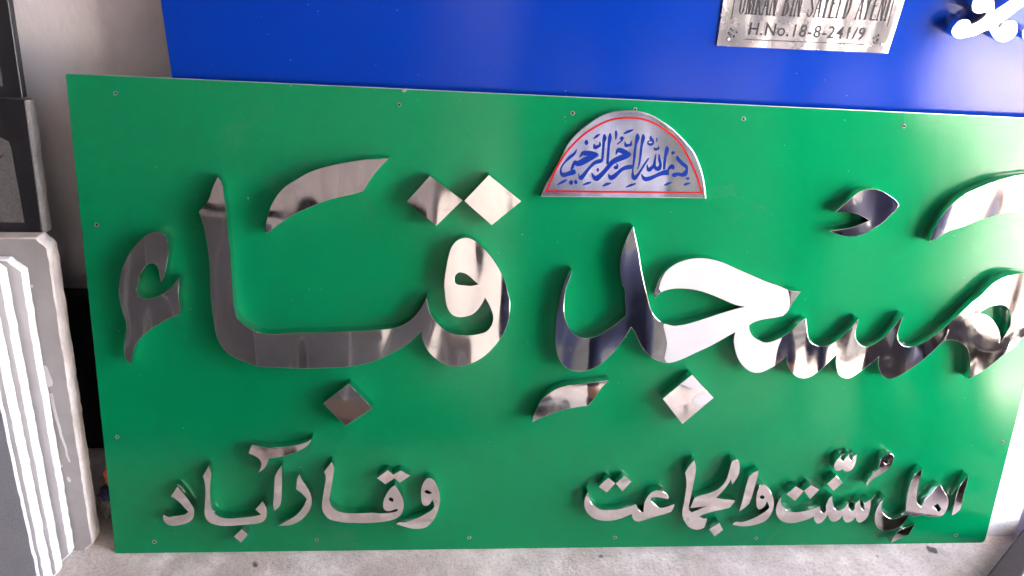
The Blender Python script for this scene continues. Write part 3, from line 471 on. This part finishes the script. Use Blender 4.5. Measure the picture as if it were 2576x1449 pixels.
# pale smears of dried cement on the grey slab face
bm = bmesh.new()
def blob(cx_, cy_, rx, ry, rot, n_=14):
    vs_ = []
    for i in range(n_):
        a = 2*math.pi*i/n_; r = 1 + random.uniform(-.15, .15); x_, y_ = rx*r*math.cos(a), ry*r*math.sin(a)
        vs_.append(bm.verts.new((cx_ + x_*math.cos(rot)-y_*math.sin(rot), cy_ + x_*math.sin(rot)+y_*math.cos(rot), .0003)))
    bm.faces.new(vs_)
SMEAR = flat('dried_cement', (.62, .60, .585), .8)
def smear_done():
    global bm
    solid(bm, .0003); mesh_obj('cement_smear', bm, SMEAR, s_grey); bm = bmesh.new()
for a in ((-.024, .250, .0055, .015, .10), (-.042, .352, .002, .009, .2), (-.024, .366, .0015, .002, 0), (-.024, .128, .002, .003, .4), (-.017, .108, .002, .004, .3)):
    blob(*a); smear_done()
ribbon(bm, [(-.0225 + .0085*(i/9)**1.2 + random.uniform(-.0006, .0006), .228 - .0095*i, .004 - .0002*i) for i in range(11)], .0003); smear_done(); bm.free()

def granite_plaque(M, w, h, th, label, kind):
    root = empty('granite_plaque', M, label, 'plaque')
    bm = bmesh.new(); box(bm, -w, 0, 0, h, -th, 0); bevel(bm, .0006, 1)
    mesh_obj('plaque_body', bm, BLACK_ST, root)
    bm = bmesh.new(); nseg = 24; rows = []
    for i in range(nseg+1):
        t_ = i/nseg; jx = random.uniform(0, .0025); rows.append([bm.verts.new((.0002 + a*(.0015+jx), t_*h, -b)) for a, b in ((0, .0012), (1, .003), (1.1, th*.6), (.6, th))])
    for a, b in zip(rows, rows[1:]):
        for k in range(3): bm.faces.new((a[k], b[k], b[k+1], a[k+1]))
    bmesh.ops.recalc_face_normals(bm, faces=bm.faces)
    if kind == 'low': mesh_obj('rough_edge', bm, CUT_EDGE, root, 30)
    else: bm.free()
    return root
p_low = granite_plaque(lean(.030, 16, .4, -.0500, -.0) @ Matrix.Translation((0, .416, 0)), .40, .153, .020, 'black granite plaque with scalloped etched panel standing on the grey slab', 'low')
bm = bmesh.new()
e = [(-.40, .012), (-.0185, .012), (-.0215, .098), (-.023, .106), (-.030, .110), (-.038, .1105), (-.0405, .118), (-.048, .122), (-.40, .122)]
bm.faces.new([bm.verts.new((x_, y_, .0003)) for x_, y_ in e]); solid(bm, .0002); mesh_obj('etched_panel', bm, ETCHED, p_low)
bm = bmesh.new(); ribbon(bm, [(-.075, .074, .002), (-.055, .077, .006), (-.041, .083, .004), (-.030, .092, .0008)], .0007); solid(bm, .0002)
mesh_obj('engraving', bm, BLACK_ST, p_low)
for cy_, r_ in ((.0375, .0085), (.024, .0085)):
    bm = bmesh.new(); bmesh.ops.create_circle(bm, cap_ends=True, segments=20, radius=r_); bmesh.ops.translate(bm, vec=(-.0555, cy_, .0007), verts=bm.verts); solid(bm, .0002)
    mesh_obj('engraving', bm, BLACK_ST, p_low)
p_up = granite_plaque(lean(.030, 16, 1.2, -.0440, 0) @ Matrix.Translation((0, .5715, 0)), .40, .20, .012, 'black granite plaque with a round emblem standing on the lower plaque', 'up')
bm = bmesh.new(); bm.faces.new([bm.verts.new((x_, y_, .0003)) for x_, y_ in ((-.40, .0125), (-.0185, .0125), (-.0185, .19), (-.40, .19))]); solid(bm, .0002); mesh_obj('etched_panel', bm, ETCHED, p_up)
bm = bmesh.new()
for r0, r1 in ((.0165, .0125), (.009, .0065)):
    a = [bm.verts.new((-.0395 + r0*math.cos(i*math.pi/12), .0345 + r0*math.sin(i*math.pi/12), .0007)) for i in range(24)]
    b = [bm.verts.new((-.0395 + r1*math.cos(i*math.pi/12), .0345 + r1*math.sin(i*math.pi/12), .0007)) for i in range(24)]
    for i in range(24): bm.faces.new((a[i], a[(i+1) % 24], b[(i+1) % 24], b[i]))
for k in range(8):
    a = k*math.pi/4; c_, s_ = math.cos(a), math.sin(a)
    bm.faces.new([bm.verts.new((-.0395 + c_*r - s_*w, .0345 + s_*r + c_*w, .0007)) for r, w in ((.009, -.0008), (.0125, -.0012), (.0125, .0012), (.009, .0008))])
solid(bm, .0002); mesh_obj('engraving', bm, BLACK_ST, p_up)

# black slab and rag in the gap
bm = bmesh.new(); box(bm, -.30, .30, .19, .21, .0, .2765); bevel(bm, .0008, 1)
tag(mesh_obj('stone_slab', bm, BLACK_ST), 'polished black slab standing in the dark gap behind the green sign', 'stone slab')
rag = empty('plastic_bag', Matrix.Translation((-.0165, .068, 0)), 'crumpled plastic bag with an orange patch behind the lower left sign edge', 'bag')
def crumple(name, loc, sx, sy, sz, m_, seed):
    rnd = random.Random(seed); bm = bmesh.new(); bmesh.ops.create_icosphere(bm, subdivisions=3, radius=1)
    for v_ in bm.verts:
        k = 1 + .22*math.sin(v_.co.x*7+seed)*math.cos(v_.co.z*9) + rnd.uniform(-.13, .13)
        v_.co = Vector((v_.co.x*sx*k, v_.co.y*sy*k, max(v_.co.z, -.95)*sz*k))
        v_.co += Vector(loc)
    return mesh_obj(name, bm, m_, rag)
crumple('bag_body', (0, 0, .026), .019, .022, .026, flat('grey_plastic', (.20, .19, .15), .35, 0, 60, .4), 1)
crumple('bag_fold', (.002, -.006, .048), .014, .014, .012, flat('dark_blue_plastic', (.03, .03, .10), .35, 0, 60, .3), 2)
crumple('bag_top', (.004, -.002, .076), .007, .008, .018, flat('orange_plastic', (.70, .10, .03), .4, 0, 60, .2), 3)

# ------------------------------------------------------------------ right side
ws = empty('stone_slab', lean(.012, 18.5, 0, 1.21, 0), 'white slab with pencil writing standing behind the right end of the green sign', 'stone slab')
lp = [(-.10, 0), (.055, 0), (.061, .004), (.064, .012), (.30, .02), (.30, .40), (-.10, .40)]
lp = [(-.10, 0), (.056, 0), (.062, .003), (.066, .010), (.080, .30), (-.10, .30)]
outline_mesh('slab_face', [lp], -.018, 0, MARBLE_EDGE, ws, .0012)
bm = bmesh.new(); PZ = .0003
def pen(pts, w=.0011): ribbon(bm, [(a, b, w) for a, b in pts], PZ)
pen([(-.004, .1800), (.010, .1825), (.03, .182), (.066, .184)], .0009)
pen([(-.0005, .197), (.001, .193), (.0035, .196), (.0075, .209)]); pen([(.0085, .193), (.0125, .201), (.0165, .210), (.0185, .195)]); pen([(.0105, .200), (.018, .2015)])
pen([(.011, .226), (.0125, .238)]); pen([(.0125, .238), (.0165, .2265), (.0185, .239)])
solid(bm, .00015); mesh_obj('pencil_writing', bm, flat('pencil', (.16, .14, .16), .6), ws)

A0, A1 = Vector((1.2690, .0007)), Vector((1.1645, -.0787)); d = (A1-A0).normalized(); nrm = Vector((-d.y, d.x))
if nrm.x < 0: nrm = -nrm
bm = bmesh.new(); box(bm, -.12, .20, 0, .031, 0, .030); bevel(bm, .0022, 2)
Mb = Matrix(((d.x, nrm.x, 0, A0.x), (d.y, nrm.y, 0, A0.y), (0, 0, 1, 0), (0, 0, 0, 1)))
bm.transform(Mb)
tag(mesh_obj('steel_bar', bm, BAR_M), 'dark brown square steel bar lying on the concrete at the lower right corner', 'bar')
#EXTRA
# ------------------------------------------------------------------ what the polished letters look out on
TIN = flat('blocker_tin', (.13, .125, .12), .7, .2, 12, .3, .2)
bm = bmesh.new(); box(bm, -4, 3.2, -2.6, .245, 2.35, 2.42)  # unseen roof added to keep sky and sun off the signs
tag(mesh_obj('shade_canopy', bm, TIN), 'unseen added dark tin canopy over the yard in front of the signs', 'shade_canopy')
CREAM = plaster('street_plaster', (.70, .66, .58), (.80, .76, .69), (.9, .89, .87))
YARD = plaster('yard_plaster', (.29, .26, .255), (.38, .345, .34), (.7, .69, .68))
bm = bmesh.new(); box(bm, -4, .47, -2.35, -2.2, 0, 2.35)
tag(mesh_obj('wall', bm, YARD), 'long brownish plaster wall across the yard facing the left half of the signs', 'wall')
bm = bmesh.new(); box(bm, .47, .74, -2.38, -2.16, 0, 2.35)
tag(mesh_obj('pilaster', bm, CREAM), 'pale plastered pilaster between the yard wall and the added shutter', 'pilaster')
bm = bmesh.new(); box(bm, -2.6, -2.45, -2.2, .245, 0, 2.35)  # unseen wall added to stop sky light coming in from the left
tag(mesh_obj('wall', bm, TIN), 'unseen dark end wall added to block light from the left', 'wall')
sh = empty('blocker_shutter', Matrix.Translation((.77, -2.28, 0)), 'unseen dark steel shutter added across the yard to block light', 'shutter')  # unseen, added to narrow the light opening and darken the reflections
SHUT = flat('shutter_steel', (.10, .105, .11), .5, .5, 20, .3, .1)
bm = bmesh.new(); ns = 60
prof = [bm.verts.new((0, .014*abs(math.sin(k*math.pi/2.)) , k*.0375)) for k in range(ns+1)]
prof2 = [bm.verts.new((1.70, .014*abs(math.sin(k*math.pi/2.)), k*.0375)) for k in range(ns+1)]
for k in range(ns): bm.faces.new((prof[k], prof2[k], prof2[k+1], prof[k+1]))
bmesh.ops.solidify(bm, geom=list(bm.faces), thickness=.004)
mesh_obj('curtain', bm, SHUT, sh)
for x0 in (-.03, 1.70):
    bm = bmesh.new(); box(bm, x0, x0+.06, -.05, .06, 0, 2.3); mesh_obj('guide_rail', bm, BAR_M, sh)
SHOE_RUBBER = flat('black_rubber', (.012, .012, .013), .4, 0, 40, .2, .1)
tr = empty('steel_trestle', Matrix.Translation((0, -.45, 0)), 'low dark steel trestle standing on the floor to the right of the signs', 'trestle')
for x0, x1 in ((1.262, 1.335), (1.400, 1.456), (1.482, 1.540)):
    bm = bmesh.new(); box(bm, x0, x1, -.02, .02, .052, .30); bevel(bm, .003, 1); mesh_obj('post', bm, BAR_M, tr)
bm = bmesh.new(); box(bm, 1.25, 1.75, -.021, .021, .03, .0515); bevel(bm, .003, 1); mesh_obj('rail', bm, BAR_M, tr)
bm = bmesh.new(); box(bm, 1.25, 1.75, -.05, .05, .3005, .33); bevel(bm, .003, 1); mesh_obj('top_rail', bm, BAR_M, tr)
for x0 in (1.41, 1.70):
    bm = bmesh.new(); box(bm, x0, x0+.04, -.15, .15, .0, .0295); bevel(bm, .003, 1); mesh_obj('foot', bm, BAR_M, tr)
bm = bmesh.new(); hp = [(-1.6+.19*k, -1.70+.03*math.sin(k*1.7), .635+.022*math.sin(k*.9)) for k in range(11)]; rings = []
for k, p_ in enumerate(hp):
    rings.append([bm.verts.new((p_[0], p_[1]+.022*math.cos(a*math.pi/4), p_[2]+.022*math.sin(a*math.pi/4))) for a in range(8)])
for a, b in zip(rings, rings[1:]):
    for k in range(8): bm.faces.new((a[k], a[(k+1) % 8], b[(k+1) % 8], b[k]))
tag(mesh_obj('hose', bm, SHOE_RUBBER, None, 60), 'black rubber hose lying along the top of the dark slabs across the yard', 'hose')
GREY_D = stone('dark_grey_slab', (.105, .106, .110), (.15, .15, .155), .45, 10)
row = [.27, .22, .30, .24, .26, .21, .29, .25, .23]; x0 = -1.95
for k, w in enumerate(row):
    h = .565 + .05*((k*37) % 7)/7
    bm = bmesh.new(); box(bm, 0, w, -.03, 0, 0, h); bevel(bm, .002, 1)
    bm.transform(Matrix.Translation((x0, -1.62 + .006*((k*5) % 3), 0)) @ Matrix.Rotation(math.radians(12 + (k*3) % 4), 4, 'X'))
    x0 += w + .012
    tag(mesh_obj('stone_slab', bm, GREY_D), 'dark grey slab leaning in a row on the wall across the yard', 'stone slab', 'dark slabs in a row across the yard')
WOODB = flat('brown_board', (.13, .085, .065), .55, 0, 8, .35, .2)
for k, (x0, x1, y0, y1, h, m_, lb) in enumerate(((-.75, -.02, -1.42, -.70, .05, BLACK_ST, 'black stone slab lying flat on the yard floor'), (.02, .52, -1.40, -.74, .06, WOODB, 'stack of brown boards lying flat on the yard floor'))):
    bm = bmesh.new(); box(bm, x0, x1, y0, y1, 0, h); bevel(bm, .003, 2)
    tag(mesh_obj(('stone_slab', 'board_stack')[k], bm, m_), lb, ('stone slab', 'boards')[k])
bh = empty('street_house', Matrix.Translation((3, -6.5, 0)), 'pale house with dark doorways across the sunlit street', 'house')
bm = bmesh.new(); box(bm, -5, 9, -3, 0, 0, 4.5); mesh_obj('wall', bm, CREAM, bh)
for x0 in (-.9, 2.0, 5.2):
    bm = bmesh.new(); box(bm, x0, x0+.9, -.02, .05, 0, 2.1); mesh_obj('door', bm, BAR_M, bh)

# ------------------------------------------------------------------ the person standing in front of the signs (seen only mirrored)
def skin_mesh(name, verts, edges, radii, m_, parent, sub=2):
    me = bpy.data.meshes.new(name); me.from_pydata(verts, edges, []); o = bpy.data.objects.new(name, me); C.objects.link(o)
    md = o.modifiers.new('skin', 'SKIN'); md.use_smooth_shade = True
    for d_, r in zip(me.skin_vertices[0].data, radii): d_.radius = r if isinstance(r, tuple) else (r, r); d_.use_root = False
    me.skin_vertices[0].data[0].use_root = True
    sb = o.modifiers.new('sub', 'SUBSURF'); sb.levels = sub; sb.render_levels = sub
    dg = bpy.context.evaluated_depsgraph_get(); dg.update()
    m2 = bpy.data.meshes.new_from_object(o.evaluated_get(dg)); bpy.data.objects.remove(o)
    m2.name = name; m2.materials.clear(); m2.materials.append(m_); m2.shade_smooth()
    return link(bpy.data.objects.new(name, m2), parent)
SKIN = flat('skin', (.42, .24, .17), .5, 0, 50, .08, .05); SHIRT = flat('blue_grey_shirt', (.42, .44, .52), .85, 0, 30, .12, .2)
JEANS = flat('dark_jeans', (.025, .035, .075), .9, 0, 60, .3, .3); HAIRM = flat('black_hair', (.012, .010, .010), .5, 0, 90, .3, .3); SHOE = flat('black_shoe', (.02, .02, .02), .4, 0, 30, .2, .1)
pr = empty('person', Matrix.Translation((.80, -1.10, 0)) @ Matrix.Rotation(math.radians(180-8), 4, 'Z'), 'person in a long blue grey shirt over dark jeans holding a phone towards the signs', 'person')
# local frame: -y forward is turned to face the signs
J = dict(pel=(0,0,.95), spine=(0,.01,1.12), chest=(0,.01,1.30), neck=(0,-.01,1.47), head=(0,-.03,1.58), crown=(0,-.03,1.68))
V = [J['pel'], J['spine'], J['chest'], J['neck'], J['head'], J['crown']]; E_ = [(0,1),(1,2),(2,3),(3,4),(4,5)]; Rd = [(.15,.11),(.135,.10),(.165,.11),.055,(.078,.095),(.07,.08)]
def chain(pts, rads, root):
    k = root
    for p, r in zip(pts, rads): V.append(p); Rd.append(r); E_.append((k, len(V)-1)); k = len(V)-1
    return k
armL = [(-.17,0,1.40),(-.22,-.04,1.14),(-.10,-.22,1.04),(-.06,-.27,1.03)]; armR = [(.17,0,1.40),(.24,-.05,1.14),(.22,-.24,1.02),(.21,-.30,1.01)]
hl = chain(armL, [.06,.045,.03,.032], 2); hr = chain(armR, [.06,.045,.03,.032], 2)
legs = [[(s_*.09,0,.90),(s_*.11,-.02,.50),(s_*.12,.02,.09),(s_*.13,-.12,.04)] for s_ in (-1, 1)]
for lg in legs: chain(lg, [.095,.065,.045,.04], 0)
skin_mesh('body', V, E_, Rd, SKIN, pr)
for hand, base in ((armL[-1], -1), (armR[-1], 1)):
    for k in range(5):
        if k < 4: pts = [(hand[0]+(k-1.5)*.018, hand[1]-.02, hand[2]), (hand[0]+(k-1.5)*.020, hand[1]-.06, hand[2]+.004), (hand[0]+(k-1.5)*.019, hand[1]-.085-.008*(1.5-abs(k-1.5)), hand[2]-.012)]
        else: pts = [(hand[0]-base*.02, hand[1]+.01, hand[2]), (hand[0]-base*.045, hand[1]-.02, hand[2]), (hand[0]-base*.050, hand[1]-.045, hand[2]-.004)]
        skin_mesh('finger', pts, [(0,1),(1,2)], [.0095,.009,.0075], SKIN, pr, 1)
skin_mesh('shirt', [(0,0,.52),(0,.01,1.12),(0,.01,1.30),(0,0,1.43),(-.18,0,1.40),(-.225,-.04,1.16),(.18,0,1.40),(.245,-.05,1.16),(0,0,.90)], [(0,8),(8,1),(1,2),(2,3),(2,4),(4,5),(2,6),(6,7)], [(.22,.17),(.155,.12),(.18,.125),.075,.075,.066,.075,.066,(.18,.135)], SHIRT, pr)
skin_mesh('trousers', [(0,0,.93)]+[p for lg in legs for p in lg[:3]], [(0,1),(1,2),(2,3),(0,4),(4,5),(5,6)], [(.16,.12),.105,.078,.065,.105,.078,.065], JEANS, pr)
skin_mesh('hair', [(0,.02,1.62),(0,.005,1.70),(0,-.05,1.72)], [(0,1),(1,2)], [(.085,.075),(.08,.085),.05], HAIRM, pr)
for s_ in (-1, 1): skin_mesh('shoe', [(s_*.12,.05,.05),(s_*.125,-.06,.045),(s_*.135,-.18,.035)], [(0,1),(1,2)], [.05,.05,.042], SHOE, pr, 1)

pr2 = pr.copy(); C.objects.link(pr2); pr2.matrix_world = Matrix.Translation((1.55, -1.0, 0)) @ Matrix.Rotation(math.radians(180+25), 4, 'Z')
pr2['label'] = 'second person in dark jeans and a navy shirt standing further right'
TAN = flat('navy_shirt', (.035, .042, .075), .85, 0, 30, .12, .2)
for ch in list(pr.children):
    c = ch.copy(); C.objects.link(c); c.parent = pr2
    if ch.name.startswith('shirt'): c.data = ch.data.copy(); c.data.materials[0] = TAN
